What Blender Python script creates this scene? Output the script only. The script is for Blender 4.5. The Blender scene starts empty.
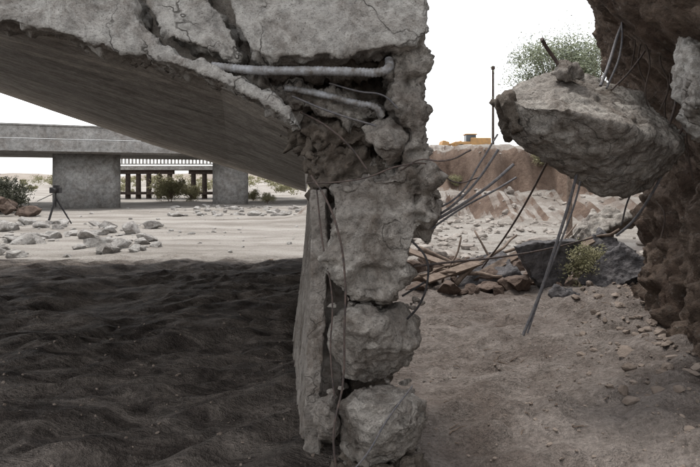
import bpy, bmesh, math, random
from mathutils import Vector, noise, Matrix
random.seed(7)
S = bpy.context.scene
COL = S.collection
EYE = 1.6
def E(u, v, d):
    # image pixel u, v unprojected through the camera to distance d -> world metres
    return Vector(((u-350)*d/600.0, d, EYE-(v-180)*d/600.0))
def sstep(a, b, x):
    t = max(0.0, min(1.0, (x-a)/(b-a))); return t*t*(3-2*t)
def fbm(p, o=4, H=1.0): return noise.fractal(p, H, 2.1, o)

# ---------------------------------------------------------------- materials
class NT:
    def __init__(s, name):
        s.m = bpy.data.materials.new(name); s.m.use_nodes = True
        s.t = s.m.node_tree; s.n = s.t.nodes; s.l = s.t.links
        s.b = s.n['Principled BSDF']
        s.b.inputs['Specular IOR Level'].default_value = 0.2
        s.geo = s.n.new('ShaderNodeNewGeometry')
        s.pos = s.geo.outputs['Position']
    def noise(s, scale, detail=4, rough=0.6, vec=None, dist=0):
        n = s.n.new('ShaderNodeTexNoise'); n.inputs['Scale'].default_value = scale
        n.inputs['Detail'].default_value = min(detail, 6); n.inputs['Roughness'].default_value = rough
        n.inputs['Distortion'].default_value = dist
        s.l.new(vec or s.pos, n.inputs['Vector']); return n.outputs['Fac']
    def voro(s, scale, feature='F1', vec=None):
        n = s.n.new('ShaderNodeTexVoronoi'); n.feature = feature
        n.inputs['Scale'].default_value = scale
        s.l.new(vec or s.pos, n.inputs['Vector']); return n
    def ramp(s, fac, stops):
        n = s.n.new('ShaderNodeValToRGB'); e = n.color_ramp.elements
        while len(e) < len(stops): e.new(0.5)
        for i, (p, c) in enumerate(stops):
            e[i].position = p
            e[i].color = (c, c, c, 1) if not hasattr(c, '__len__') else (*c, 1)
        s.l.new(fac, n.inputs['Fac']); return n.outputs['Color']
    def mixc(s, fac, a, b, mode='MIX'):
        n = s.n.new('ShaderNodeMix'); n.data_type = 'RGBA'; n.blend_type = mode
        for sock, v in ((n.inputs[0], fac), (n.inputs[6], a), (n.inputs[7], b)):
            if isinstance(v, (int, float)) and sock.type != 'VALUE': sock.default_value = (v, v, v, 1)
            elif isinstance(v, (int, float)): sock.default_value = v
            elif isinstance(v, tuple): sock.default_value = (*v, 1)
            else: s.l.new(v, sock)
        return n.outputs[2]
    def math(s, op, a, b=0.0):
        n = s.n.new('ShaderNodeMath'); n.operation = op
        for i, v in enumerate((a, b)):
            if isinstance(v, (int, float)): n.inputs[i].default_value = v
            else: s.l.new(v, n.inputs[i])
        return n.outputs[0]
    def mapping(s, scale=(1,1,1), rot=(0,0,0)):
        n = s.n.new('ShaderNodeMapping'); n.inputs['Scale'].default_value = scale
        n.inputs['Rotation'].default_value = rot
        s.l.new(s.pos, n.inputs['Vector']); return n.outputs['Vector']
    def warped(s, scale, amt):
        n = s.n.new('ShaderNodeTexNoise'); n.inputs['Scale'].default_value = scale; n.inputs['Detail'].default_value = 4
        s.l.new(s.pos, n.inputs['Vector'])
        m = s.n.new('ShaderNodeVectorMath'); m.operation = 'SCALE'; m.inputs['Scale'].default_value = amt
        s.l.new(n.outputs['Color'], m.inputs[0])
        a = s.n.new('ShaderNodeVectorMath'); a.operation = 'ADD'; s.l.new(s.pos, a.inputs[0]); s.l.new(m.outputs[0], a.inputs[1])
        return a.outputs[0]
    def hb(s, terms):
        acc = None
        for sock, a in terms:
            t = s.math('MULTIPLY', sock, a); acc = t if acc is None else s.math('ADD', acc, t)
        n = s.n.new('ShaderNodeBump'); n.inputs['Distance'].default_value = 1.0; n.inputs['Strength'].default_value = 1.0
        s.l.new(acc, n.inputs['Height']); return n.outputs['Normal']
    def done(s, col, rough=0.9, nrm=None, metal=0.0):
        if isinstance(col, tuple): s.b.inputs['Base Color'].default_value = (*col, 1)
        else: s.l.new(col, s.b.inputs['Base Color'])
        s.b.inputs['Roughness'].default_value = rough
        s.b.inputs['Metallic'].default_value = metal
        if nrm: s.l.new(nrm, s.b.inputs['Normal'])
        return s.m
    def attr(s, name):
        n = s.n.new('ShaderNodeAttribute'); n.attribute_name = name; return n.outputs['Fac']

def concrete(name, c1, c2, stain=(0.115,0.088,0.068), amount=0.5, bumpd=0.006, boards=False, agg=0.5, cracks=0.0, sc=1.0):
    M = NT(name)
    base = M.mixc(M.ramp(M.noise(2.3*sc, 5, 0.65), [(0.35, 0.0), (0.65, 1.0)]), c1, c2)
    st = M.ramp(M.noise(3.4*sc, 6, 0.78, dist=0.8), [(0.45, 0.0), (0.64, amount)])
    base = M.mixc(st, base, stain)
    v = M.voro(70*sc)
    ag = M.ramp(v.outputs['Distance'], [(0.1, 1.0), (0.45, 0.0)])
    big = M.noise(14*sc, 6, 0.8)
    agm = M.math('MULTIPLY', M.math('MULTIPLY', ag, M.ramp(M.noise(9*sc, 3), [(0.45, 0.0), (0.62, 1.0)])), agg)
    base = M.mixc(agm, base, (0.16, 0.145, 0.13))
    fine = M.noise(75*sc, 4, 0.7)
    base = M.mixc(M.ramp(fine, [(0.30, 0.8), (0.43, 0.0)]), base, (0.07, 0.06, 0.05))
    base = M.mixc(1.0, base, M.ramp(big, [(0.32, 0.55), (0.60, 1.15)]), 'MULTIPLY')
    terms = [(big, bumpd*3.0), (fine, bumpd*0.8), (ag, bumpd*0.25)]
    if cracks:
        cv = M.voro(1.6*sc, 'DISTANCE_TO_EDGE', M.warped(3.2, 0.7))
        ck = M.math('MULTIPLY', M.ramp(cv.outputs['Distance'], [(0.0, 1.0), (0.012, 0.0)]), M.ramp(M.noise(2.4, 3), [(0.42, 0.0), (0.56, cracks)]))
        base = M.mixc(ck, base, (0.04, 0.034, 0.028)); terms.append((ck, -0.008))
    if boards:
        sep = M.n.new('ShaderNodeSeparateXYZ'); M.l.new(M.pos, sep.inputs[0])
        yy = M.math('ADD', M.math('MULTIPLY', sep.outputs[1], 4.3), M.math('MULTIPLY', M.noise(0.8, 2), 0.35))
        fr = M.math('FRACT', yy)
        line = M.ramp(fr, [(0.0, 1.0), (0.05, 0.0), (0.96, 0.0), (1.0, 1.0)])
        fl = M.math('FLOOR', yy)
        wn = M.n.new('ShaderNodeTexWhiteNoise'); wn.noise_dimensions = '1D'; M.l.new(fl, wn.inputs['W'])
        base = M.mixc(1.0, base, M.ramp(wn.outputs['Value'], [(0.0, 0.82), (1.0, 1.08)]), 'MULTIPLY')
        streak = M.noise(1.0, 5, 0.6, vec=M.mapping((0.6, 5, 0.6)))
        base = M.mixc(1.0, base, M.ramp(streak, [(0.3, 0.7), (0.65, 1.1)]), 'MULTIPLY')
        base = M.mixc(M.math('MULTIPLY', line, 0.55), base, (0.08, 0.065, 0.055))
        terms.append((line, -0.006))
    return M.done(base, 0.92, M.hb(terms))

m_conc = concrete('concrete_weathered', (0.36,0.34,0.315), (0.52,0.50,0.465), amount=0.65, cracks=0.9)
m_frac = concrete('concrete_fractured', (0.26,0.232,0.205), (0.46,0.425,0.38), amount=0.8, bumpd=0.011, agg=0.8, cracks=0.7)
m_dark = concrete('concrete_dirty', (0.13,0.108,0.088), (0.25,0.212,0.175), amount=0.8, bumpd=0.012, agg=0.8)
m_soff = concrete('concrete_soffit', (0.42,0.375,0.33), (0.55,0.505,0.45), amount=0.55, boards=True)
m_wall = concrete('concrete_wall', (0.24,0.215,0.19), (0.38,0.345,0.31), amount=0.85, bumpd=0.008, cracks=0.8)
m_far = concrete('concrete_far', (0.28,0.275,0.265), (0.39,0.38,0.365), amount=0.5, sc=0.35)
m_pale = concrete('concrete_pale_rubble', (0.32,0.30,0.28), (0.52,0.50,0.47), amount=0.6, bumpd=0.014)

def simple(name, c1, c2, scale=20, rough=0.8, metal=0.0, bd=0.002):
    M = NT(name)
    n1 = M.noise(scale, 4, 0.7)
    c = M.mixc(M.ramp(n1, [(0.35, 0.0), (0.65, 1.0)]), c1, c2)
    return M.done(c, rough, M.hb([(n1, bd*2), (M.noise(scale*4, 3), bd)]), metal)
m_rust = simple('rebar_rusty_steel', (0.05,0.043,0.042), (0.13,0.095,0.08), 30, 0.7, 0.2)
m_steel = simple('rebar_grey_steel', (0.09,0.09,0.10), (0.17,0.155,0.15), 40, 0.6, 0.3)
m_black = simple('black_cable', (0.015,0.015,0.016), (0.04,0.035,0.035), 30, 0.6)
m_galv = simple('galvanised_duct', (0.36,0.365,0.38), (0.14,0.125,0.11), 16, 0.55, 0.2)
m_asph = simple('asphalt_broken', (0.05,0.048,0.05), (0.13,0.12,0.12), 9, 0.9, 0, 0.010)
m_wood = simple('weathered_timber', (0.04,0.03,0.025), (0.08,0.06,0.05), 6, 0.9)
m_drift = simple('driftwood', (0.11,0.08,0.062), (0.22,0.17,0.135), 12, 0.9)
m_yel = simple('machine_orange_paint', (0.50,0.29,0.12), (0.36,0.22,0.11), 4, 0.7)
m_glass = simple('cab_glass', (0.08,0.09,0.10), (0.11,0.12,0.13), 4, 0.3)
m_rock = simple('desert_stone', (0.17,0.145,0.125), (0.37,0.335,0.30), 2.2, 0.95, 0, 0.008)
m_soil2 = simple('soil_clod', (0.15,0.118,0.096), (0.25,0.205,0.172), 5, 0.95, 0, 0.008)
m_clod = simple('dark_soil_clod', (0.065,0.046,0.037), (0.15,0.11,0.088), 7, 0.95, 0, 0.01)
m_hill = simple('distant_desert_hill', (0.20,0.165,0.135), (0.30,0.26,0.22), 0.03, 0.95, 0, 0.1)

def soil_mat():
    M = NT('eroded_soil')
    c = M.mixc(M.ramp(M.noise(1.6, 5, 0.7), [(0.35,0.0),(0.65,1.0)]), (0.13,0.088,0.066), (0.28,0.212,0.165))
    lay = M.noise(1.0, 5, 0.65, vec=M.mapping((0.8,0.8,7)))
    c = M.mixc(1.0, c, M.ramp(lay, [(0.3,0.7),(0.7,1.15)]), 'MULTIPLY')
    v = M.voro(18, 'F1', M.warped(9, 0.05))
    st = M.ramp(v.outputs['Distance'], [(0.15,1.0),(0.35,0.0)])
    stm = M.math('MULTIPLY', st, M.ramp(M.noise(3, 4), [(0.45,0.0),(0.6,1.0)]))
    c = M.mixc(M.math('MULTIPLY', stm, 0.6), c, (0.33,0.29,0.25))
    a = M.noise(9, 6, 0.85)
    c = M.mixc(1.0, c, M.ramp(a, [(0.36,0.5),(0.58,1.12)]), 'MULTIPLY')
    return M.done(c, 0.95, M.hb([(a, 0.16), (stm, 0.02), (M.noise(45, 4, 0.75), 0.022)]))
m_soil = soil_mat()

def ground_mat():
    M = NT('wash_sand')
    lo = M.noise(0.9, 6, 0.72)
    mid = M.noise(4.2, 6, 0.78)
    fine = M.noise(34, 5, 0.72)
    flow = M.noise(1.0, 6, 0.66, vec=M.mapping((0.9, 3.4, 1), (0, 0, math.radians(-28))), dist=0.8)
    strk = M.noise(0.5, 6, 0.7, vec=M.mapping((0.35, 1.6, 1)))
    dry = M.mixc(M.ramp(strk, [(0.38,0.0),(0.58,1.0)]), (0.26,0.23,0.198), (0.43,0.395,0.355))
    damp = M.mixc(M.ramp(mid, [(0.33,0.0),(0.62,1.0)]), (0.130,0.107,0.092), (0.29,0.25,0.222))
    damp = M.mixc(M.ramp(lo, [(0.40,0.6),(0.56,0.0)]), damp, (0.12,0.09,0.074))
    mud_shade = M.mixc(M.ramp(flow, [(0.40,0.0),(0.60,1.0)]), (0.060,0.048,0.041), (0.20,0.170,0.147))  # wet mud, its colour darkened to paint in the shade under the deck
    mud_shade = M.mixc(1.0, mud_shade, M.ramp(mid, [(0.32,0.5),(0.62,1.25)]), 'MULTIPLY')
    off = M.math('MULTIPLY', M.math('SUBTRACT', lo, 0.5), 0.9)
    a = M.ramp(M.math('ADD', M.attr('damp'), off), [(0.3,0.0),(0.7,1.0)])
    b = M.ramp(M.math('ADD', M.attr('mud_shade'), off), [(0.3,0.0),(0.7,1.0)])
    c = M.mixc(a, dry, damp); c = M.mixc(b, c, mud_shade)
    sep = M.n.new('ShaderNodeSeparateXYZ'); M.l.new(M.geo.outputs['True Normal'], sep.inputs[0])
    sl = M.ramp(sep.outputs[2], [(0.75,1.0),(0.95,0.0)])
    soil = M.mixc(M.ramp(M.noise(0.8,6,0.75),[(0.35,0.0),(0.65,1.0)]), (0.10,0.065,0.048), (0.25,0.18,0.138))
    c = M.mixc(M.math('MULTIPLY', sl, M.attr('bank')), c, soil)
    v = M.voro(26); st = M.ramp(v.outputs['Distance'], [(0.10,1.0),(0.25,0.0)])
    sm = M.math('MULTIPLY', st, M.ramp(mid, [(0.5,0.0),(0.62,1.0)]))
    c = M.mixc(M.math('MULTIPLY', sm, 0.4), c, (0.29,0.26,0.235))
    c = M.mixc(1.0, c, M.ramp(fine, [(0.3,0.6),(0.62,1.12)]), 'MULTIPLY')
    flowm = M.math('MULTIPLY', flow, b)
    return M.done(c, 0.88, M.hb([(mid, 0.16), (fine, 0.020), (sm, 0.010), (flowm, 0.20)]))
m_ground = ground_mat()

def leaf_mat(name, c1, c2):
    M = NT(name)
    return M.done(M.mixc(M.ramp(M.noise(6, 2), [(0.35,0.0),(0.65,1.0)]), c1, c2), 0.8)
m_leaf = leaf_mat('palo_verde_leaf', (0.14,0.16,0.095), (0.27,0.29,0.20))
m_leafd = leaf_mat('dark_brush_leaf', (0.03,0.032,0.022), (0.075,0.075,0.05))
m_leafy = leaf_mat('dry_brush_leaf', (0.16,0.155,0.08), (0.29,0.265,0.16))

# ---------------------------------------------------------------- helpers
def link(ob, parent=None, mat=None):
    COL.objects.link(ob)
    if parent: ob.parent = parent
    if mat: ob.data.materials.append(mat)
    return ob
def empty(name):
    e = bpy.data.objects.new(name, None); COL.objects.link(e); e.empty_display_size = 0.2; return e
def mk(name, verts, faces, mat=None, parent=None, smooth=False):
    me = bpy.data.meshes.new(name); me.from_pydata([tuple(v) for v in verts], [], faces); me.update()
    if smooth: me.polygons.foreach_set('use_smooth', [True]*len(me.polygons))
    return link(bpy.data.objects.new(name, me), parent, mat)
def remesh(ob, vox):
    m = ob.modifiers.new('r', 'REMESH'); m.mode = 'VOXEL'; m.voxel_size = vox; m.use_smooth_shade = True
    dg = bpy.context.evaluated_depsgraph_get(); dg.update()
    me = bpy.data.meshes.new_from_object(ob.evaluated_get(dg))
    ob.modifiers.clear(); old = ob.data; ob.data = me; bpy.data.meshes.remove(old)
    return ob
_hc = {}
def hsh(p):
    k = (round(p.x,3), round(p.y,3), round(p.z,3))
    r = _hc.get(k)
    if r is None:
        r = Vector((math.sin(p.x*127.1+p.y*311.7+p.z*74.7)*43758.5 % 1.0,
                   math.sin(p.x*269.5+p.y*183.3+p.z*246.1)*43758.5 % 1.0,
                   math.sin(p.x*113.5+p.y*271.9+p.z*124.6)*43758.5 % 1.0))
        _hc[k] = r
    return r
ONE = Vector((1,1,1))
def crag(p, f):
    q = p*f
    q = q + noise.noise_vector(q*1.6)*0.08
    d, pts = noise.voronoi(q)
    s = 0.0; ws = 0.0
    for i in range(3):
        w = math.exp(-(d[i]-d[0])*22.0)
        if w < 0.03: break
        h = hsh(pts[i]); s += w*((q-pts[i]).dot(h*2-ONE)*1.0 + (h.x-0.5)*0.6); ws += w
    return s/ws
def roughen(ob, crags=((0.05,4),), nz=((0.01,12),), mask=None, seed=0.0):
    me = ob.data; off = Vector((seed*3.1, seed*1.7, seed*2.3))
    nn = [v.normal.copy() for v in me.vertices]
    for v, n in zip(me.vertices, nn):
        k = mask(v.co, n) if mask else 1.0
        p = v.co+off; a = 0.0
        for am, f in crags: a += am*crag(p, f)*k
        for am, f in nz: a += am*fbm(p*f, 4)*(0.35+0.65*k)
        v.co += n*a
    me.update(); return ob
def smooth(ob): ob.data.polygons.foreach_set('use_smooth', [True]*len(ob.data.polygons))
def solid(name, outline, d, y0, y1, vox=0.016, rings=None, mat=None, parent=None, **kw):
    """outline in image pixels, unprojected to distance d, lofted through depth y0..y1 (world metres)"""
    pts = [E(u, v, d) for u, v in outline]
    cx = sum(p.x for p in pts)/len(pts); cz = sum(p.z for p in pts)/len(pts)
    if rings is None: rings = [(0,1),(1,1)]
    V = []; n = len(pts)
    for rg in rings:
        t, s = rg[0], rg[1]; dx, dz = (rg[2], rg[3]) if len(rg) > 2 else (0, 0)
        for p in pts: V.append((cx+dx+(p.x-cx)*s, y0+(y1-y0)*t, cz+dz+(p.z-cz)*s))
    F = [tuple(range(n))[::-1], tuple(range(n*(len(rings)-1), n*len(rings)))]
    for r in range(len(rings)-1):
        for i in range(n):
            j = (i+1) % n
            F.append((r*n+i, r*n+j, (r+1)*n+j, (r+1)*n+i))
    ob = mk(name, V, F, mat, parent)
    bm = bmesh.new(); bm.from_mesh(ob.data); bmesh.ops.triangulate(bm, faces=bm.faces[:])
    bmesh.ops.recalc_face_normals(bm, faces=bm.faces[:]); bm.to_mesh(ob.data); bm.free()
    remesh(ob, vox); roughen(ob, **kw); smooth(ob)
    return ob
def hull(name, pts, vox, mat, parent=None, **kw):
    bm = bmesh.new()
    for p in pts: bm.verts.new(p)
    r = bmesh.ops.convex_hull(bm, input=bm.verts[:])
    for v in [v for v in bm.verts if not v.link_faces]: bm.verts.remove(v)
    bmesh.ops.recalc_face_normals(bm, faces=bm.faces[:])
    ob = bm_ob(bm, name, mat, parent); remesh(ob, vox); roughen(ob, **kw); smooth(ob); return ob
ROUND = [(0,0.72),(0.22,0.94),(0.5,1.0),(0.8,0.92),(1,0.7)]

def box_bm(bm, c, s, R=None):
    r = bmesh.ops.create_cube(bm, size=1.0)
    M4 = Matrix.Translation(Vector(c)) @ (R.to_4x4() if R else Matrix.Identity(4)) @ Matrix.Diagonal((*s, 1))
    bmesh.ops.transform(bm, matrix=M4, verts=r['verts']); return r['verts']
def cyl_bm(bm, a, b, r1, r2=None, seg=10):
    a = Vector(a); b = Vector(b); d = b-a
    r = bmesh.ops.create_cone(bm, cap_ends=True, segments=seg, radius1=r1, radius2=r1 if r2 is None else r2, depth=d.length)
    M4 = Matrix.Translation((a+b)/2) @ d.to_track_quat('Z','Y').to_matrix().to_4x4()
    bmesh.ops.transform(bm, matrix=M4, verts=r['verts'])
def bm_ob(bm, name, mat, parent=None, smooth=False, bevel=0):
    me = bpy.data.meshes.new(name); bm.to_mesh(me); bm.free()
    if smooth: me.polygons.foreach_set('use_smooth', [True]*len(me.polygons))
    ob = link(bpy.data.objects.new(name, me), parent, mat)
    if bevel:
        m = ob.modifiers.new('b','BEVEL'); m.width = bevel; m.segments = 2
    return ob
def rock_geo(bm, c, s, sub=3, seed=0, cuts=7):
    rnd = random.Random(seed)
    r = bmesh.ops.create_icosphere(bm, subdivisions=sub, radius=1.0)
    pl = []
    for i in range(cuts+5):
        n = Vector((rnd.gauss(0,1), rnd.gauss(0,1), rnd.gauss(0,1))).normalized(); pl.append((n, rnd.uniform(0.42,0.8)))
    Rm = Matrix.Rotation(rnd.uniform(0,6.28),3,'Z') @ Matrix.Rotation(rnd.uniform(-.4,.4),3,'X')
    off = Vector((seed*1.3 % 50, seed*0.7 % 50, 0)); sv = Vector(s)
    for v in r['verts']:
        p = v.co
        for n, dd in pl:
            k = p.dot(n)-dd
            if k > 0: p = p - n*k
        p = p*(1+0.10*fbm(p*2.2+off, 4))
        p = Vector((p.x*sv.x, p.y*sv.y, p.z*sv.z))
        v.co = Rm @ p + Vector(c)
def bar(name, pts, r, mat, parent=None, res=6, kink=0.0):
    cu = bpy.data.curves.new(name, 'CURVE'); cu.dimensions = '3D'; cu.bevel_depth = r; cu.bevel_resolution = 3
    cu.use_fill_caps = True; cu.resolution_u = res
    sp = cu.splines.new('BEZIER'); sp.bezier_points.add(len(pts)-1)
    for i, p in enumerate(pts):
        b = sp.bezier_points[i]; b.co = p
        if kink: b.co = Vector(p)+Vector((random.uniform(-kink,kink),random.uniform(-kink,kink),random.uniform(-kink,kink)))
        b.handle_left_type = b.handle_right_type = 'AUTO'
    ob = bpy.data.objects.new(name, cu); COL.objects.link(ob)
    dg = bpy.context.evaluated_depsgraph_get(); dg.update()
    me = bpy.data.meshes.new_from_object(ob.evaluated_get(dg))
    bpy.data.objects.remove(ob)
    o2 = bpy.data.objects.new(name, me); COL.objects.link(o2); me.materials.clear(); me.materials.append(mat)
    if parent: o2.parent = parent
    me.polygons.foreach_set('use_smooth', [True]*len(me.polygons))
    return o2

# ---------------------------------------------------------------- ground
def bank_line(x):
    return 26 + 1.6*math.sin(x*0.35) + 2.2*fbm(Vector((x*0.25, 3.3, 0)), 3)
def cliff_x(y):
    P = [(-60,4.0),(0,2.9),(3,2.42),(4.7,2.42),(6.5,3.0),(8,3.6),(10,4.9),(14,8.0),(20,13),(27,17),(60,30),(1200,300)]
    for (a, b), (c, d) in zip(P, P[1:]):
        if a <= y <= c: return b+(d-b)*(y-a)/(c-a)
    return 300
def ground_h(x, y):
    p = Vector((x, y, 0))
    h = 0.10*fbm(p*0.16, 3)
    if y < 60 and abs(x) < 40:
        h += 0.030*fbm(p*1.3+Vector((9,2,0)), 4)
        w = sstep(0.4, -0.6, x)*sstep(14, 11, y)
        if w > 0.01:
            a = math.radians(28); u = x*math.cos(a)+y*math.sin(a); v = -x*math.sin(a)+y*math.cos(a)
            r = 1-abs(noise.noise(Vector((u*0.42, v*1.7, 5.0))+noise.noise_vector(p*0.5)*0.5))*2.0
            r2 = 1-abs(noise.noise(Vector((u*0.8, v*4.2, 1.0))+noise.noise_vector(p*0.8)*0.4))*2.0
            # small scarps where the flow undercut the wet sand
            t = noise.noise(Vector((u*0.35, v*0.9, 8.0))+noise.noise_vector(p*1.1)*0.22)*3.0
            tf = t-math.floor(t)
            h += w*(0.09*r + 0.05*r2 - 0.12 + 0.025*fbm(p*5, 3) + 0.08*sstep(0.0, 0.12, tf)*(1-0.6*tf))
        w2 = sstep(0.2, 0.9, x)*sstep(13, 10, y)
        if w2 > 0.01:
            h += w2*0.075*(abs(noise.noise(p*3.4))*2-0.4) + w2*0.03*noise.noise(p*8)
            h += w2*0.07*noise.noise(Vector((x*0.8+y*0.9, (y-x)*0.35, 2)))
    if x > -8 and y > 16:
        k = sstep(-3.0, 1.5, x); bl = bank_line(x)
        yy = y + 1.4*noise.noise(Vector((x*0.9, y*0.3, 1))) + 0.7*noise.noise(Vector((x*2.3, y*0.5, 4)))
        h += k*(1.9*sstep(bl-0.2, bl+1.3, yy) + 1.1*sstep(bl-4.5, bl, yy) + 0.30*sstep(bl+1, bl+3, yy) - 0.25*sstep(bl+3, bl+6, yy))
        h += k*0.12*fbm(p*1.2, 3)
    fx = cliff_x(y)
    if x > fx-2.2 and y < 34:
        top = 3.4 if y < 7 else 3.4-2.2*sstep(7, 10.5, y)
        h += 0.22*sstep(fx-1.0, fx+0.4, x)
        h += (top-0.2)*sstep(fx+0.7, fx+1.7, x)*sstep(-2, 3, y)
    if y > 55 and x < 0: h += 1.3*sstep(55, 95, y)*sstep(0, -14, x)*(0.7+0.5*fbm(p*0.06, 3))
    return h
NX = 560
xs = [0.3+2.2*math.sinh(6.7*(i/NX*2-1)) for i in range(NX+1)]
ys = [-60+ i*61/24 for i in range(24)] + [1.0*math.exp(7.2*i/640) for i in range(641)]
V = []; F = []; damp = []; mud_shade = []; bk = []
for y in ys:
    for x in xs:
        V.append((x, y, ground_h(x, y)))
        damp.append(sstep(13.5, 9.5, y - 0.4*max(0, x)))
        mud_shade.append(sstep(0.35, -0.5, x)*sstep(12.6, 11.2, y)*sstep(-25,-10,x))  # follows the deck footprint: wet sand plus painted deck shade
        bk.append(1.0 if 12 < y < 60 and x > -6 else 0.0)
n = len(xs)
for j in range(len(ys)-1):
    for i in range(n-1): F.append((j*n+i, j*n+i+1, (j+1)*n+i+1, (j+1)*n+i))
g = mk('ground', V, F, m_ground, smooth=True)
for nm, arr in (('damp', damp), ('mud_shade', mud_shade), ('bank', bk)):
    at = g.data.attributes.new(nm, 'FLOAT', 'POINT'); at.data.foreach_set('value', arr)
def gz(x, y): return ground_h(x, y)
# low hills closing the horizon
V = []; F = []; N = 260
for i in range(N+1):
    a = math.radians(-62+124*i/N)
    for j in range(7):
        r = 520+ j*45; hgt = (0,0.55,0.85,1.0,0.8,0.5,-0.1)[j]
        x, y = r*math.sin(a), r*math.cos(a)
        V.append((x, y, -1.0+hgt*(9+9*fbm(Vector((a*3.5, 1.0, 0)), 3)+3*fbm(Vector((x*0.012, y*0.012, 2)), 4))))
for i in range(N):
    for j in range(6): F.append((i*7+j, (i+1)*7+j, (i+1)*7+j+1, i*7+j+1))
mk('distant_hills', V, F, m_hill, smooth=True)

# ---------------------------------------------------------------- right-hand eroded cliff
V = []; F = []; A = 300; B = 180
for i in range(A+1):
    y = 1.5 + 10.5*i/A
    fx = cliff_x(y); H = 4.6-2.5*sstep(7.0, 10.5, y)
    ovk = sstep(2.0, 4.0, y)*sstep(9.5, 5.5, y)
    for j in range(B+1):
        t = j/B
        if t < 0.8:
            q = t/0.8; z = -0.3+H*q
            over = 0.70*sstep(0.42, 0.85, q)*ovk
            x = fx + 0.12*math.sin(q*5) - over + 0.30*sstep(0.02, 0.30, q)
        else:
            q = (t-0.8)/0.2; z = H-0.3+0.15*math.sin(q*2); x = fx - 0.45*ovk+0.05 + 4.0*q
        p = Vector((x, y, z))
        dsp = 0.24*fbm(p*0.9, 4) + 0.13*crag(p, 1.9) + 0.09*crag(p, 4.5) + 0.06*fbm(p*6, 5) + 0.045*crag(p, 11) + 0.022*crag(p, 25)
        V.append((x-dsp, y, z+0.3*dsp))
for i in range(A):
    for j in range(B): F.append((i*(B+1)+j, (i+1)*(B+1)+j, (i+1)*(B+1)+j+1, i*(B+1)+j+1))
mk('eroded_dirt_embankment', V, F, m_soil, smooth=True)
rt = empty('exposed_roots')
for k, pts in enumerate([[(640,30,5.0),(652,60,4.9),(648,95,4.85),(660,130,4.9)],[(662,40,5.0),(672,80,4.9),(664,110,4.9),(676,150,4.9)],[(690,100,4.6),(684,140,4.6),(692,180,4.6)],[(628,10,5.3),(634,40,5.2),(630,70,5.2)],[(655,200,5.0),(664,215,4.9),(660,240,4.9)],[(645,35,5.0),(640,62,5.0),(646,84,5.0)],[(670,20,4.9),(660,60,4.8),(668,84,4.8),(658,112,4.8)]]):
    bar('root_%d' % (k+1), [E(*p) for p in pts], 0.006, m_wood, rt, kink=0.02)

# ---------------------------------------------------------------- collapsed bridge
br = empty('collapsed_bridge')
NYD = 40
near = [(-20, 7.5), (-7, 4.05), (E(0,22,3.4).x, E(0,22,3.4).z), (E(120,50,3.4).x, E(120,50,3.4).z), (E(215,80,3.4).x, E(215,80,3.4).z), (E(300,126,3.4).x, E(300,126,3.4).z)]
far = [(-20, 7.5), (-12, 4.94), (E(0,93,12).x, E(0,93,12).z), (E(150,144,12).x, E(150,144,12).z), (E(230,168,12).x, E(230,168,12).z), (E(306,192,12).x, E(306,192,12).z)]
V = []; F = []; prm = []
for j in range(NYD+1):
    t = j/NYD; y = 3.55+(12-3.55)*t
    ln = [(a[0]+(b[0]-a[0])*t, a[1]+(b[1]-a[1])*t) for a, b in zip(near, far)]
    pts = []
    for (a, b), (c, d) in zip(ln, ln[1:]):
        for k in range(12):
            f = k/12; pts.append((a+(c-a)*f, b+(d-b)*f))
    pts.append(ln[-1]); prm.append((y, pts))
m = len(prm[0][1])
for y, pts in prm:
    for x, z in pts: V.append((x, y, z+0.008*noise.noise(Vector((x, y, z))*1.2)))
for y, pts in prm:
    for x, z in pts: V.append((x+0.2, y, z+0.75))
o = m*(NYD+1)
for j in range(NYD):
    for i in range(m-1):
        a = j*m+i; F.append((a, a+1, a+1+m, a+m)); F.append((o+a, o+a+m, o+a+1+m, o+a+1))
for i in range(m-1):
    F.append((i, o+i, o+i+1, i+1)); a = NYD*m+i; F.append((a, a+1, o+a+1, o+a))
for j in range(NYD):
    a = j*m+m-1; F.append((a, o+a, o+a+m, a+m))
mk('deck_slab', V, F, m_soff, br, smooth=False)

edge = lambda co, n: 1.0 if abs(n.y) < 0.6 else 0.16
fas = dict(mask=edge, nz=((0.006,9),(0.004,30)))
solid('edge_beam', [(-260,-50),(0,20),(60,33),(120,49),(165,62),(215,80),(262,100),(298,128),(280,100),(258,86),(236,76),(204,64),(166,50),(146,34),(134,6),(124,-20),(112,-80),(84,-190),(-260,-300)],
      3.3, 3.28, 3.72, 0.015, mat=m_conc, parent=br, crags=((0.045,6),(0.025,15),(0.012,34)), seed=1, **fas)
solid('edge_beam_shard', [(146,-30),(143,2),(158,24),(180,38),(210,50),(234,56),(238,50),(228,30),(220,12),(208,2),(201,-30),(186,-70),(150,-80)],
      3.3, 3.33, 3.72, 0.012, mat=m_conc, parent=br, crags=((0.05,7),(0.025,15),(0.012,34)), seed=2, **fas)
solid('edge_beam_end_block', [(222,-40),(232,5),(240,30),(252,50),(268,60),(300,58),(340,57),(380,52),(412,44),(425,36),(428,10),(424,-30),(428,-120),(200,-160)],
      3.3, 3.24, 3.9, 0.013, mat=m_conc, parent=br, crags=((0.055,6),(0.028,14),(0.012,34)), seed=3, **fas)
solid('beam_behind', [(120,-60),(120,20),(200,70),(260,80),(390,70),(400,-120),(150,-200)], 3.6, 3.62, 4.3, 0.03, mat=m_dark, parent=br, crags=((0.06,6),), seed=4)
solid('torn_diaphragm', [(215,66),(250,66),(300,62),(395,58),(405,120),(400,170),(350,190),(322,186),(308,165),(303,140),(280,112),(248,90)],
      3.6, 3.62, 4.5, 0.014, mat=m_dark, parent=br, crags=((0.13,4),(0.07,10),(0.035,24)), nz=((0.02,14),(0.01,40)), seed=5)
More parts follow.
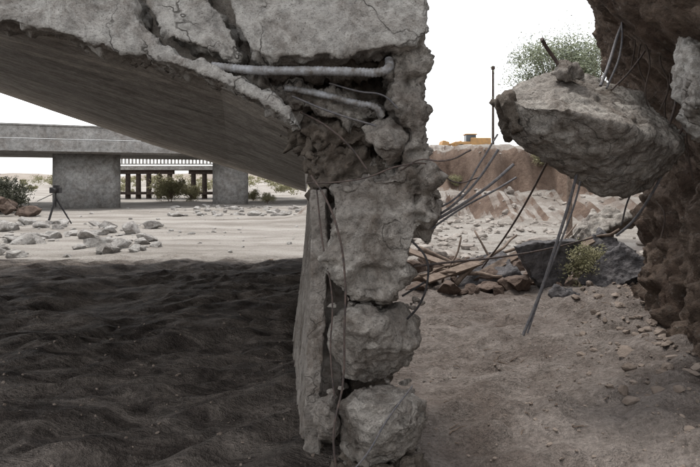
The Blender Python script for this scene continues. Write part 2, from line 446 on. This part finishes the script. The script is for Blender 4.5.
for k, (ol, y0, y1, sd) in enumerate([
    ([(214,66),(260,66),(330,62),(388,62),(384,72),(320,80),(262,80),(228,74)], 3.50, 3.8, 6),
    ([(250,84),(300,90),(345,98),(384,112),(380,122),(340,120),(300,108),(266,98)], 3.44, 3.8, 7),
    ([(306,118),(345,124),(375,130),(372,142),(330,150),(308,142)], 3.50, 3.9, 8),
    ([(310,154),(350,148),(392,160),(386,176),(340,182),(314,182)], 3.50, 3.9, 9)]):
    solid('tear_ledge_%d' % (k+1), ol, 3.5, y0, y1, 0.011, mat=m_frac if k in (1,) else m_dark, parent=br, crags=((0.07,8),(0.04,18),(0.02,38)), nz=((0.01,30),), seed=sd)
hull('spall_fragment', [E(362,128,3.35),E(390,115,3.4),E(410,134,3.4),E(406,154,3.45),E(388,168,3.35),E(374,152,3.3),E(385,135,3.24),E(398,148,3.26),E(380,140,3.5)], 0.009, m_frac, br, crags=((0.02,8),(0.010,22)), seed=10)
solid('column_neck', [(386,48),(420,42),(424,70),(417,95),(418,125),(427,150),(433,178),(436,196),(392,190),(398,160),(408,135),(398,112),(390,80)],
      3.45, 3.34, 3.9, 0.012, mat=m_frac, parent=br, crags=((0.08,5),(0.045,12),(0.02,30)), nz=((0.006,20),), seed=11)
colm = lambda co, n: 1.0 if n.y > -0.6 or co.x > 0.36 or co.z < 1.12 or co.z > 1.60 else 0.5
solid('column_shaft', [(331,186),(352,182),(385,176),(412,162),(432,168),(438,186),(440,214),(428,226),(416,236),(412,256),(404,280),(388,300),(368,298),(350,288),(338,270),(334,230)],
      3.4, 3.28, 3.95, 0.0105, rings=[(0,0.96,-0.01,0.01),(0.12,1.0),(0.8,1.0),(1,0.9)], mat=m_frac, parent=br, mask=colm, crags=((0.11,3.3),(0.04,8),(0.02,22)), nz=((0.006,14),(0.006,45)), seed=12)
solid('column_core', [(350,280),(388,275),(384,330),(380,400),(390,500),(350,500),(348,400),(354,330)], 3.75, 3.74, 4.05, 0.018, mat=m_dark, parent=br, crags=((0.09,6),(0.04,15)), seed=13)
hull('broken_column_chunk_1', [E(334,318,3.4),E(350,306,3.5),E(398,303,3.5),E(416,320,3.5),E(419,340,3.45),E(408,366,3.5),E(374,384,3.5),E(348,378,3.45),E(330,350,3.45),E(352,318,3.24),E(385,322,3.2),E(400,345,3.26),E(360,350,3.22),E(376,372,3.35),E(340,330,3.85),E(400,360,3.85),E(370,310,3.85)],
     0.0105, m_frac, br, crags=((0.07,3),(0.025,10),(0.014,24)), nz=((0.006,14),(0.006,45)), seed=14)
hull('broken_column_chunk_2', [E(336,402,3.3),E(352,390,3.4),E(384,385,3.4),E(408,388,3.4),E(428,404,3.35),E(431,424,3.3),E(421,446,3.3),E(396,460,3.25),E(366,462,3.25),E(342,450,3.25),E(354,408,3.08),E(398,402,3.06),E(414,426,3.08),E(372,440,3.04),E(346,430,3.7),E(414,430,3.7),E(380,400,3.7)],
     0.0105, m_frac, br, crags=((0.05,2.6),(0.02,9),(0.012,24)), nz=((0.006,14),(0.006,45)), seed=15)
hull('broken_column_chunk_3', [E(320,398,3.3),E(336,390,3.35),E(343,420,3.3),E(336,442,3.3),E(320,438,3.3),E(314,416,3.3),E(326,410,3.16),E(330,428,3.18),E(328,415,3.5)], 0.011, m_frac, br, crags=((0.04,7),(0.02,20)), seed=16)
solid('column_footing', [(332,462),(365,466),(404,460),(424,474),(430,520),(326,520),(326,476)], 3.3, 3.12, 3.9, 0.014, mat=m_dark, parent=br, crags=((0.12,5),(0.05,12)), seed=17)
bm = bmesh.new(); rnd = random.Random(77)
for i in range(60):
    a = E(rnd.uniform(322,424), rnd.choice([rnd.uniform(378,394), rnd.uniform(446,470), rnd.uniform(298,308)]), rnd.uniform(3.35,3.7))
    s = rnd.uniform(0.010, 0.03); rock_geo(bm, a, (s*1.3,s,s*.8), 2, 7000+i)
bm_ob(bm, 'spalled_pieces', m_frac, br)

def wall(name, prof, y0, y1, th, mat, sd, vox=0.025):
    V = []; ns = 12
    for k in range(ns+1):
        t = k/ns; y = y0+(y1-y0)*t
        xb = -0.30 + (-0.60+0.30)*min(1,(y-3.35)/2.3) if y < 5.65 else -0.60-0.33*(y-5.65)/6.35
        xt = prof[0]+(prof[1]-prof[0])*t
        zt = prof[2]+(prof[3]-prof[2])*t
        V += [(xb, y, -0.4), (xt, y, zt), (xt+th, y, zt), (xb+th, y, -0.4)]
    F = [(0,3,2,1), (ns*4, ns*4+1, ns*4+2, ns*4+3)]
    for k in range(ns):
        for a in range(4):
            b = (a+1) % 4; F.append((k*4+a, k*4+b, k*4+4+b, k*4+4+a))
    ob = mk(name, V, F, mat, br)
    bm = bmesh.new(); bm.from_mesh(ob.data); bmesh.ops.recalc_face_normals(bm, faces=bm.faces[:]); bm.to_mesh(ob.data); bm.free()
    remesh(ob, vox); roughen(ob, crags=((0.008,6),(0.005,18)), nz=((0.004,3),(0.004,20)), seed=sd); smooth(ob)
wall('abutment_wall', (-0.17, -0.84, 1.60, 1.40), 3.6, 12, 0.22, m_wall, 20)
solid('wall_end_strip', [(310,190),(326,190),(328,260),(324,330),(320,400),(320,500),(302,500),(305,400),(308,330),(311,260)], 3.45, 3.44, 3.58, 0.010, mat=m_wall, parent=br, crags=((0.008,8),(0.008,20)), nz=((0.004,20),), seed=21)

def duct(name, pts, r):
    ob = bar(name, pts, r, m_galv, br, res=40); me = ob.data
    for v, nn in zip(me.vertices, [v.normal.copy() for v in me.vertices]):
        v.co += nn*(0.0016*math.sin(v.co.x*330+ math.atan2(nn.z, nn.y)) + 0.004*noise.noise(v.co*14))
    me.update()
duct('post_tension_duct_1', [E(212,66,3.32), E(250,70,3.3), E(310,71,3.28), E(360,72,3.27), E(380,72,3.27), E(388,68,3.28), E(389,60,3.34)], 0.025)
duct('post_tension_duct_2', [E(285,88,3.42), E(320,94,3.38), E(355,103,3.36), E(376,108,3.35), E(383,117,3.36)], 0.019)
def rb(name, pts, r=0.009, mat=m_rust, par=br, **k): return bar(name, [E(*p) for p in pts], r, mat, par, kink=0.005, **k)
rb('rebar_1', [(428,222,3.5),(455,204,3.4),(478,180,3.35),(499,150,3.3)], 0.007, m_steel)
rb('rebar_2', [(430,224,3.5),(468,200,3.45),(492,184,3.4),(513,164,3.4)], 0.009, m_steel)
rb('rebar_3', [(425,215,3.55),(458,196,3.5),(480,164,3.5),(498,134,3.5)], 0.006, m_steel)
rb('rebar_4', [(428,232,3.5),(462,208,3.5),(496,190,3.45),(516,178,3.5)], 0.006, m_steel)
rb('rebar_5', [(412,240,3.3),(426,258,3.25),(428,280,3.22),(420,304,3.25),(408,318,3.3)], 0.006, m_black)
rb('rebar_6', [(413,266,3.4),(450,262,3.6),(500,258,4.2),(550,248,4.8),(592,238,5.2)], 0.007, m_rust)
rb('tie_wire_1', [(306,182,3.4),(330,182,3.25),(365,178,3.2),(400,166,3.2),(436,166,3.3),(452,182,3.3),(480,178,3.4)], 0.0045)
rb('tie_wire_2', [(310,176,3.3),(324,196,3.22),(338,230,3.18),(346,280,3.16),(344,330,3.15),(342,385,3.15),(334,430,3.1),(338,480,3.1)], 0.006)
rb('tie_wire_3', [(316,190,3.35),(322,240,3.3),(332,300,3.25),(330,350,3.25),(334,400,3.2)], 0.0045)
rb('tie_wire_4', [(340,482,2.95),(365,455,3.0),(388,420,3.05),(412,386,3.1)], 0.0045, m_steel)
rb('rebar_7', [(300,112,3.45),(330,128,3.3),(352,150,3.3),(366,170,3.3)], 0.006)
rb('rebar_8', [(400,170,3.3),(420,160,3.2),(446,160,3.1),(470,150,3.2)], 0.0045)
rb('rebar_9', [(292,96,3.35),(330,112,3.3),(376,126,3.3)], 0.006, m_steel)
rb('rebar_10', [(330,84,3.38),(360,92,3.3),(384,96,3.3),(398,108,3.3)], 0.005, m_steel)
rb('rebar_11', [(424,282,3.5),(412,290,3.4),(402,296,3.35)], 0.006, m_black)

# ---------------------------------------------------------------- hanging chunk
hc = empty('suspended_concrete_chunk')
hull('chunk_body', [E(502,97,4.5),E(512,136,4.4),E(518,84,4.7),E(556,68,4.85),E(600,78,4.95),E(640,94,4.95),E(690,134,4.75),E(686,150,4.6),E(640,190,4.55),E(622,198,4.5),E(602,197,4.5),E(560,173,4.4),E(528,152,4.35),
      E(524,106,4.2),E(566,110,4.0),E(622,126,4.0),E(664,146,4.25),E(608,176,4.25),E(650,185,4.9),E(560,165,4.95)],
     0.0135, m_frac, hc, crags=((0.035,2.2),(0.022,7),(0.013,18)), nz=((0.005,12),(0.006,40)), seed=38)
solid('chunk_lip', [(500,98),(508,94),(518,112),(520,134),(511,138),(504,120)], 4.4, 4.3, 4.7, 0.016, rings=ROUND, mat=m_dark, parent=hc, crags=((0.05,7),(0.02,18)), seed=31)
hull('chunk_knob', [E(550,74,4.5),E(560,61,4.5),E(578,63,4.5),E(586,78,4.5),E(566,84,4.4),E(566,70,4.38),E(568,74,4.7)], 0.012, m_frac, hc, crags=((0.02,9),(0.012,22)), seed=32)
rb('hanging_bar_1', [(577,172,4.4),(572,192,4.4),(556,246,4.35),(540,292,4.35),(523,336,4.3)], 0.011, m_steel, hc)
rb('hanging_bar_2', [(582,176,4.45),(576,200,4.42),(560,244,4.38),(545,284,4.36),(528,334,4.32)], 0.007, m_steel, hc)
rb('bent_stub', [(562,68,4.5),(554,58,4.5),(546,46,4.45),(542,39,4.4)], 0.014, m_rust, hc)
rb('suspension_bar_1', [(600,86,4.5),(608,66,4.6),(616,40,4.8),(626,10,5.2),(632,-30,5.4)], 0.012, m_steel, hc)
rb('suspension_bar_2', [(606,88,4.5),(620,56,4.7),(622,20,5.0),(618,-20,5.3)], 0.008, m_steel, hc)
rb('suspension_bar_3', [(612,90,4.6),(632,70,4.8),(650,40,5.1),(660,10,5.3)], 0.008, m_rust, hc)
rb('suspension_bar_4', [(668,130,4.7),(676,100,4.8),(672,60,5.0),(682,20,5.1),(676,-10,5.2)], 0.010, m_rust, hc)
rb('suspension_bar_5', [(676,140,4.7),(690,110,4.6),(686,70,4.7),(700,30,4.7)], 0.010, m_rust, hc)
rb('dangling_bar_1', [(664,170,4.6),(650,196,4.7),(632,222,4.8),(616,236,4.8)], 0.010, m_steel, hc)
rb('dangling_bar_2', [(548,160,4.7),(530,196,5.2),(508,232,5.8),(482,268,6.6)], 0.009, m_rust, hc)
rb('dangling_bar_3', [(640,178,4.6),(628,200,4.8),(622,226,5.0)], 0.007, m_steel, hc)

hull('concrete_slab_remnant', [E(680,34,4.3),E(698,18,4.4),E(760,10,4.4),E(780,140,4.4),E(720,155,4.4),E(698,140,4.4),E(684,118,4.4),E(673,86,4.4),E(690,50,4.15),E(694,110,4.12),E(760,60,4.1),E(740,60,4.9),E(684,80,4.8)],
     0.016, m_conc, None, crags=((0.05,3),(0.03,8),(0.018,22)), seed=34)

# ---------------------------------------------------------------- rubble on the right
def rubble(name, specs, mat, sub=3):
    bm = bmesh.new()
    for i, (c, s, sd) in enumerate(specs): rock_geo(bm, c, s, sub, sd)
    return bm_ob(bm, name, mat, smooth=False)
def slab(name, c, s, rot, mat, sd, vox=0.025, cr=((0.06,4),(0.03,9))):
    bm = bmesh.new(); R = Matrix.Rotation(rot[2],3,'Z') @ Matrix.Rotation(rot[1],3,'Y') @ Matrix.Rotation(rot[0],3,'X')
    vs = box_bm(bm, (0,0,0), s)
    rnd = random.Random(sd)
    for v in vs: v.co.x += rnd.uniform(-.22,.22)*s[0]; v.co.y += rnd.uniform(-.2,.2)*s[1]
    bmesh.ops.transform(bm, matrix=Matrix.Translation(Vector(c)) @ R.to_4x4(), verts=vs)
    ob = bm_ob(bm, name, mat); remesh(ob, vox); roughen(ob, crags=cr, seed=sd); smooth(ob); return ob
R_ = math.radians
CR = ((0.05,3),(0.035,8),(0.015,22))
solid('broken_asphalt_slab', [(514,246),(536,241),(580,240),(574,262),(560,286),(540,288),(528,272)], 8.3, 8.2, 8.42, 0.02, mat=m_asph, crags=((0.03,4),(0.015,11)), seed=41)
slab('broken_asphalt_slab', (2.05, 9.1, 0.22), (0.9,0.7,0.16), (R_(20),R_(-18),R_(-15)), m_asph, 4, cr=CR)
slab('broken_asphalt_slab', (3.45, 7.8, 0.38), (0.65,0.5,0.14), (R_(55),R_(-42),R_(-20)), m_asph, 5, cr=CR)
slab('broken_asphalt_slab', (2.85, 7.6, 0.08), (0.4,0.35,0.16), (R_(20),R_(15),R_(40)), m_asph, 6, cr=CR)
slab('broken_asphalt_slab', (3.8, 9.0, 0.55), (0.7,0.5,0.15), (R_(40),R_(-50),R_(10)), m_asph, 7, cr=CR)
slab('fallen_concrete_piece', (4.1, 9.6, 0.90), (0.7,0.5,0.26), (R_(30),R_(-30),R_(10)), m_frac, 8, cr=CR)
slab('fallen_concrete_piece', (4.3, 10.6, 0.7), (0.9,0.6,0.3), (R_(20),R_(-20),R_(50)), m_frac, 9, cr=CR)
rnd = random.Random(5); sp = []
for i in range(150):
    x = rnd.uniform(0.9, 4.2); y = rnd.uniform(8.0, 11.5) ; s = 0.04+0.18*rnd.random()**1.7
    sp.append(((x, y, gz(x,y)+s*0.4), (s*rnd.uniform(.9,1.7), s, s*rnd.uniform(.6,1)), 100+i))
rubble('soil_clods', sp, m_clod)
sp = []
for i in range(620):
    y = rnd.uniform(11, 27); x = rnd.uniform(0.07*y, 0.075*y+rnd.random()*0.55*y); s = 0.03+0.13*rnd.random()**1.6+(rnd.random()<0.06)*0.14
    sp.append(((x, y, gz(x,y)+s*0.2), (s*rnd.uniform(.9,1.7), s, s*rnd.uniform(.5,1)), 300+i))
rubble('rock_rubble_field', sp, m_rock, 2)
sp = []
for i in range(420):
    y = rnd.uniform(3.2, 9); x = cliff_x(y)+0.15-0.75*rnd.random()**2.4; s = 0.01+0.055*rnd.random()**2.6
    sp.append(((x, y, gz(x,y)+s*0.08), (s*rnd.uniform(.9,1.6), s, s*rnd.uniform(.5,.9)), 900+i))
rubble('talus_stones', sp, m_soil2, 2)
sp = []
for i in range(1500):
    y = 3.0+8*rnd.random()**1.4; x = rnd.uniform(-0.62*y, 0.6*y); s = 0.004+0.016*rnd.random()**2.5
    if x > cliff_x(y)-0.1: continue
    sp.append(((x, y, gz(x,y)+s*0.1), (s*rnd.uniform(.9,1.6), s, s*rnd.uniform(.6,1)), 2000+i))
rubble('pebbles', sp, m_soil2, 1)
bm = bmesh.new()
for i in range(90):
    y = rnd.uniform(3.6, 8.5); x = rnd.uniform(0.12*y, 0.42*y); a = rnd.uniform(-1.2, 1.6); l = 0.02+0.10*rnd.random()**2
    p0 = Vector((x, y, gz(x,y)+0.006)); x2, y2 = x+l*math.cos(a), y+l*math.sin(a)
    xm, ym = (x+x2)/2+rnd.uniform(-.015,.015), (y+y2)/2+rnd.uniform(-.015,.015); pm = Vector((xm, ym, gz(xm,ym)+0.010))
    cyl_bm(bm, p0, pm, 0.005, 0.004, 5); cyl_bm(bm, pm, (x2, y2, gz(x2,y2)+0.008), 0.004, 0.002, 5)
bm_ob(bm, 'flood_litter_twigs', m_drift)
bm = bmesh.new()
for a, b, r in [((1.5,8.6,.1),(2.6,9.3,.75),.035),((1.2,9.0,.25),(2.2,8.6,.2),.04),((1.9,9.4,.2),(2.9,9.7,.62),.03),((2.2,8.4,.08),(2.9,8.3,.3),.025),((1.1,9.6,.5),(1.8,9.4,.25),.05),((3.2,9.4,.5),(4.0,8.9,.85),.03),((0.9,9.0,.1),(1.5,8.5,.3),.035),((1.4,9.0,.05),(1.7,9.2,.7),.02),((2.3,9.2,.1),(2.0,9.6,.8),.022),((3.0,9.2,.2),(3.6,9.6,.9),.02),((1.0,8.7,.2),(2.0,9.0,.45),.018)]:
    cyl_bm(bm, a, b, r, r*0.6, 8)
bmesh.ops.subdivide_edges(bm, edges=[e for e in bm.edges if e.calc_length() > 0.3], cuts=6)
for v in bm.verts: v.co += noise.noise_vector(v.co*3)*0.07
bm_ob(bm, 'driftwood_pile', m_drift, smooth=True)
bm = bmesh.new()
for c, s, r in [((1.5,8.7,0.28),(1.0,0.16,0.03),(0.3,-0.2,0.5)),((2.4,9.0,0.42),(1.1,0.14,0.03),(0.5,-0.45,0.2)),((1.2,9.3,0.4),(0.8,0.18,0.03),(0.2,0.3,-0.4)),((3.2,8.9,0.5),(0.9,0.14,0.03),(0.4,-0.5,-0.1))]:
    box_bm(bm, c, s, Matrix.Rotation(r[2],3,'Z') @ Matrix.Rotation(r[1],3,'Y') @ Matrix.Rotation(r[0],3,'X'))
bm_ob(bm, 'broken_planks', m_drift, bevel=0.006)

# ---------------------------------------------------------------- plants
def foliage(bm, c, rad, n, leaf, rnd, ncl=46):
    c = Vector(c); rad = Vector(rad); cl = []
    for k in range(max(8, min(ncl, n//60))):
        d = Vector((rnd.gauss(0,1), rnd.gauss(0,1), rnd.gauss(0,0.8))).normalized()*rnd.uniform(0.25,1.0)
        cl.append((d, rnd.uniform(0.16,0.40)))
    for i in range(n):
        d, r = rnd.choice(cl)
        q = d + Vector((rnd.gauss(0,1), rnd.gauss(0,1), rnd.gauss(0,1)))*r*0.55
        p = c + Vector((q.x*rad.x, q.y*rad.y, q.z*rad.z))
        a = Vector((rnd.gauss(0,1), rnd.gauss(0,1), rnd.gauss(0,1))).normalized(); b = a.orthogonal().normalized()
        l = leaf*rnd.uniform(0.6,1.4)
        bm.faces.new([bm.verts.new(p-a*l), bm.verts.new(p+b*l*0.3), bm.verts.new(p+a*l), bm.verts.new(p-b*l*0.3)])
    return [c+Vector((d.x*rad.x, d.y*rad.y, d.z*rad.z)) for d, r in cl]
def plant(name, base, crown_c, rad, n, leaf, mat, seed, trunk=0.06, ncl=46):
    rnd = random.Random(seed); root = empty(name)
    bm = bmesh.new(); cl = foliage(bm, crown_c, rad, n, leaf, rnd, ncl); bm_ob(bm, 'foliage', mat, root)
    bm = bmesh.new(); base = Vector(base); cc = Vector(crown_c)
    fork = base.lerp(cc, 0.5) - Vector((0,0,rad[2]*0.25))
    cyl_bm(bm, base, fork, trunk, trunk*0.7, 8)
    for p in cl:
        mid = fork.lerp(p, 0.5)+Vector((rnd.uniform(-.1,.1),rnd.uniform(-.1,.1),0.12))*rad[0]
        cyl_bm(bm, fork, mid, trunk*0.35, trunk*0.2, 6); cyl_bm(bm, mid, p, trunk*0.2, trunk*0.06, 5)
    bm_ob(bm, 'trunk_and_limbs', m_drift, root)
plant('palo_verde_tree', (5.85,16,gz(5.85,16)-.1), (5.85,16,4.6), (1.75,1.3,1.35), 26000, 0.042, m_leaf, 13, 0.09, 60)
plant('desert_shrub', (3.2,8.1,gz(3.2,8.1)), (3.2,8.1,0.48), (0.30,0.25,0.30), 4500, 0.02, m_leafy, 12, 0.012)
for i, (x, y, r, m_) in enumerate([(-13.1,44,1.15,m_leafy),(-13.9,46,1.3,m_leafy),(-12.2,46,0.9,m_leafy),(-7.6,47,0.6,m_leafy),(8.6,27,0.5,m_leafy),(5.0,28,0.4,m_leafy),(10.5,26.5,0.6,m_leaf),(-5.5,40,0.5,m_leafy),(3.2,27.5,0.5,m_leafy),(12.5,30,0.8,m_leaf)]):
    h = gz(x,y)
    plant('desert_shrub', (x,y,h), (x,y,h+r*0.8), (r,r,r*0.75), 3200, 0.07*r, m_, 20+i, 0.04)
plant('dark_brush', (-17.0,29,0), (-17.3,29,0.85), (1.5,1.2,0.8), 9000, 0.07, m_leafd, 60, 0.06)
# far scrub line, one mass
bm = bmesh.new(); rnd = random.Random(91)
for i in range(70):
    y = rnd.uniform(62, 130); x = rnd.uniform(-0.75, 0.0)*y; r = rnd.uniform(0.5, 1.5)
    foliage(bm, (x, y, gz(x,y)+r*0.6), (r*1.3, r, r*0.7), 420, 0.13, rnd)
bm_ob(bm, 'distant_scrub', m_leafy)
# dark flood debris heap at the left
sp = []; rnd = random.Random(8)
for i in range(50):
    y = rnd.uniform(26, 31); x = -0.57*y+rnd.uniform(-2.5, 1.1); s = rnd.uniform(0.15, 0.5)
    sp.append(((x, y, gz(x,y)+s*0.4+max(0,(-0.55*y-x))*0.35), (s*1.4, s, s*.8), 8000+i))
rubble('dark_debris_heap', sp, m_clod, 3)

# ---------------------------------------------------------------- standing bridge in the distance
fb = empty('highway_bridge')
pA = Vector((-34, 24, 0)); pB = Vector((4, 42, 0)); dirv = (pB-pA).normalized(); nv = Vector((-dirv.y, dirv.x, 0))
ang = math.atan2(dirv.y, dirv.x); Rz = Matrix.Rotation(ang, 3, 'Z')
def onb(t, off, z): return pA + dirv*t + nv*off + Vector((0,0,z))
L = (pB-pA).length
bm = bmesh.new(); box_bm(bm, onb(L/2, 5.0, 3.35), (L, 8.8, 0.5), Rz); box_bm(bm, onb(L/2, 5.2, 3.72), (L, 10.6, 0.22), Rz)
bm_ob(bm, 'deck', m_far, fb, bevel=0.03)
bm = bmesh.new(); box_bm(bm, onb(L/2, 0.0, 4.17), (L, 0.25, 0.64), Rz); box_bm(bm, onb(L/2, -0.02, 4.55), (L, 0.36, 0.10), Rz); box_bm(bm, onb(L/2, -0.04, 3.45), (L, 0.3, 0.62), Rz)
bm_ob(bm, 'parapet', m_far, fb, bevel=0.02)
for t, w, dp in [(21.6, 3.7, 1.7), (30.2, 2.3, 1.2)]:
    bm = bmesh.new(); box_bm(bm, onb(t, 2.6, 1.4), (w, dp, 3.42), Rz)
    bmesh.ops.bevel(bm, geom=[e for e in bm.edges if abs((e.verts[0].co-e.verts[1].co).normalized().z) > 0.9], offset=dp*0.46, segments=12, affect='EDGES', profile=0.5)
    ob = bm_ob(bm, 'pier', m_far, fb)
    for p in ob.data.polygons: p.use_smooth = abs(p.normal.z) < 0.5
tt = empty('old_trestle_bridge')
bm = bmesh.new(); box_bm(bm, (-14,52.5,2.62), (18,5,0.34)); box_bm(bm, (-14,50.0,3.52), (18,0.22,0.14)); box_bm(bm, (-14,50.0,2.92), (18,0.2,0.1))
for i in range(61): box_bm(bm, (-22.85+i*0.295,50.0,3.2), (0.12,0.14,0.5))
bm_ob(bm, 'deck_and_balustrade', m_pale, tt)
bm = bmesh.new()
for x0, x1, k in [(-19.6,-15.2,6),(-13.2,-10.4,4)]:
    for i in range(k):
        x = x0+(x1-x0)*i/(k-1); cyl_bm(bm, (x,50.6,-0.3), (x,50.6,2.1), 0.23, 0.2, 10)
    box_bm(bm, ((x0+x1)/2,50.6,2.26), (x1-x0+0.7,0.5,0.34)); box_bm(bm, ((x0+x1)/2,50.3,0.5), (x1-x0+0.5,0.12,0.24))
bm_ob(bm, 'bents', m_wood, tt)

# ---------------------------------------------------------------- left pale rubble
rnd = random.Random(21); sp = []
for i in range(85):
    y = rnd.uniform(12.4, 21); x = -0.58*y + rnd.random()**1.7*0.28*y - 0.3; s = 0.05+0.30*rnd.random()**1.6
    sp.append(((x, y, gz(x,y)+s*0.18), (s*rnd.uniform(.9,1.8), s, s*rnd.uniform(.45,.9)), 4000+i))
for i in range(260):
    y = rnd.uniform(13, 38); x = rnd.uniform(-0.56, -0.08)*y; s = 0.015+0.09*rnd.random()**2.4
    sp.append(((x, y, gz(x,y)+s*0.1), (s*rnd.uniform(.9,1.6), s, s*rnd.uniform(.5,.8)), 5000+i))
for i in range(70):
    y = rnd.uniform(26, 36); x = rnd.uniform(-0.30, -0.08)*y; s = rnd.uniform(0.06, 0.28)
    sp.append(((x, y, gz(x,y)+s*0.2), (s*rnd.uniform(.9,1.6), s, s*rnd.uniform(.5,.8)), 6000+i))
rubble('pale_boulder_rubble', sp, m_pale, 3)

tp = empty('camera_tripod'); tx, ty = -10.3, 21.0; tz = gz(tx, ty)
bm = bmesh.new(); top = Vector((tx, ty, tz+0.92))
for a in (0.4, 2.5, 4.6):
    foot = Vector((tx+0.5*math.cos(a), ty+0.5*math.sin(a), tz)); cyl_bm(bm, foot, top, 0.022, 0.034, 8)
cyl_bm(bm, (tx,ty,tz+0.6), (tx,ty,tz+1.1), 0.025, 0.025, 8)
bm_ob(bm, 'legs', m_black, tp)
bm = bmesh.new(); box_bm(bm, (tx, ty, tz+1.18), (0.34,0.22,0.2)); cyl_bm(bm, (tx+0.02,ty-0.1,tz+1.18), (tx+0.02,ty-0.32,tz+1.18), 0.08, 0.09, 14)
cyl_bm(bm, (tx-0.1,ty,tz+1.05), (tx-0.55,ty-0.2,tz+0.8), 0.015, 0.015, 6); box_bm(bm, (tx+.03,ty,tz+1.32),(0.16,0.14,0.08))
bm_ob(bm, 'camera_head', m_black, tp, bevel=0.01)

ld = empty('front_end_loader'); lx, ly = 7.2, 36; lz = gz(lx, ly)-0.22
bm = bmesh.new(); box_bm(bm, (lx+0.55,ly,lz+1.0), (1.2,1.1,0.6)); box_bm(bm, (lx-0.5,ly,lz+0.85), (1.0,1.0,0.45))
box_bm(bm, (lx-1.05,ly-0.4,lz+0.95), (1.0,0.12,0.14), Matrix.Rotation(-0.25,3,'Y')); box_bm(bm, (lx-1.05,ly+0.4,lz+0.95), (1.0,0.12,0.14), Matrix.Rotation(-0.25,3,'Y')); box_bm(bm, (lx+0.0,ly,lz+1.52), (0.72,0.85,0.07))
bm_ob(bm, 'body', m_yel, ld, bevel=0.05)
bm = bmesh.new(); box_bm(bm, (lx,ly,lz+1.28), (0.6,0.75,0.42)); bm_ob(bm, 'cab', m_glass, ld, bevel=0.03)
bm = bmesh.new(); box_bm(bm, (lx-1.6,ly,lz+0.85), (0.4,1.5,0.5), Matrix.Rotation(0.3,3,'Y')); bm_ob(bm, 'bucket', m_yel, ld, bevel=0.04)
bm = bmesh.new()
for sx in (-0.65, 0.75):
    for sy in (-0.6, 0.6): cyl_bm(bm, (lx+sx,ly+sy-0.15,lz+0.5), (lx+sx,ly+sy+0.15,lz+0.5), 0.4, 0.4, 20)
bm_ob(bm, 'wheels', m_black, ld)
up = empty('utility_pole'); ux, uy = 14.3, 60; uz = gz(ux, uy)-0.3
bm = bmesh.new(); cyl_bm(bm, (ux,uy,uz), (ux,uy,13.0), 0.15, 0.11, 10); box_bm(bm, (ux,uy,12.8), (0.34,0.3,0.3)); bm_ob(bm, 'pole', m_wood, up)

# ---------------------------------------------------------------- light
sun_el, sun_az = math.radians(72), math.radians(-30)   # azimuth measured from +Y (beyond) toward +X
sd = bpy.data.lights.new('sun', 'SUN'); sd.energy = 2.2; sd.angle = math.radians(12); sd.color = (1.0, 0.965, 0.915)
so = bpy.data.objects.new('sun', sd); COL.objects.link(so)
tos = Vector((math.sin(sun_az)*math.cos(sun_el), math.cos(sun_az)*math.cos(sun_el), math.sin(sun_el)))
so.rotation_euler = tos.to_track_quat('Z','Y').to_euler(); so.location = tos*30
w = bpy.data.worlds.new('World'); S.world = w; w.use_nodes = True
nt = w.node_tree; bg = nt.nodes['Background']; sk = nt.nodes.new('ShaderNodeTexSky'); sk.sky_type = 'NISHITA'
sk.sun_disc = False; sk.sun_elevation = sun_el; sk.sun_rotation = sun_az; sk.dust_density = 1.5
hs = nt.nodes.new('ShaderNodeHueSaturation'); hs.inputs['Saturation'].default_value = 0.12; hs.inputs['Value'].default_value = 2.55
nt.links.new(sk.outputs['Color'], hs.inputs['Color']); nt.links.new(hs.outputs['Color'], bg.inputs['Color'])
bg.inputs['Strength'].default_value = 0.15
S.view_settings.view_transform = 'Standard'; S.view_settings.look = 'None'; S.view_settings.exposure = 0

cam = bpy.data.cameras.new('camera'); co = bpy.data.objects.new('camera', cam); COL.objects.link(co)
cam.lens = 600/700*36; cam.shift_y = -(233.5-180)/700; cam.clip_end = 5000
co.location = (0,0,EYE); co.rotation_euler = (math.radians(90),0,0); S.camera = co
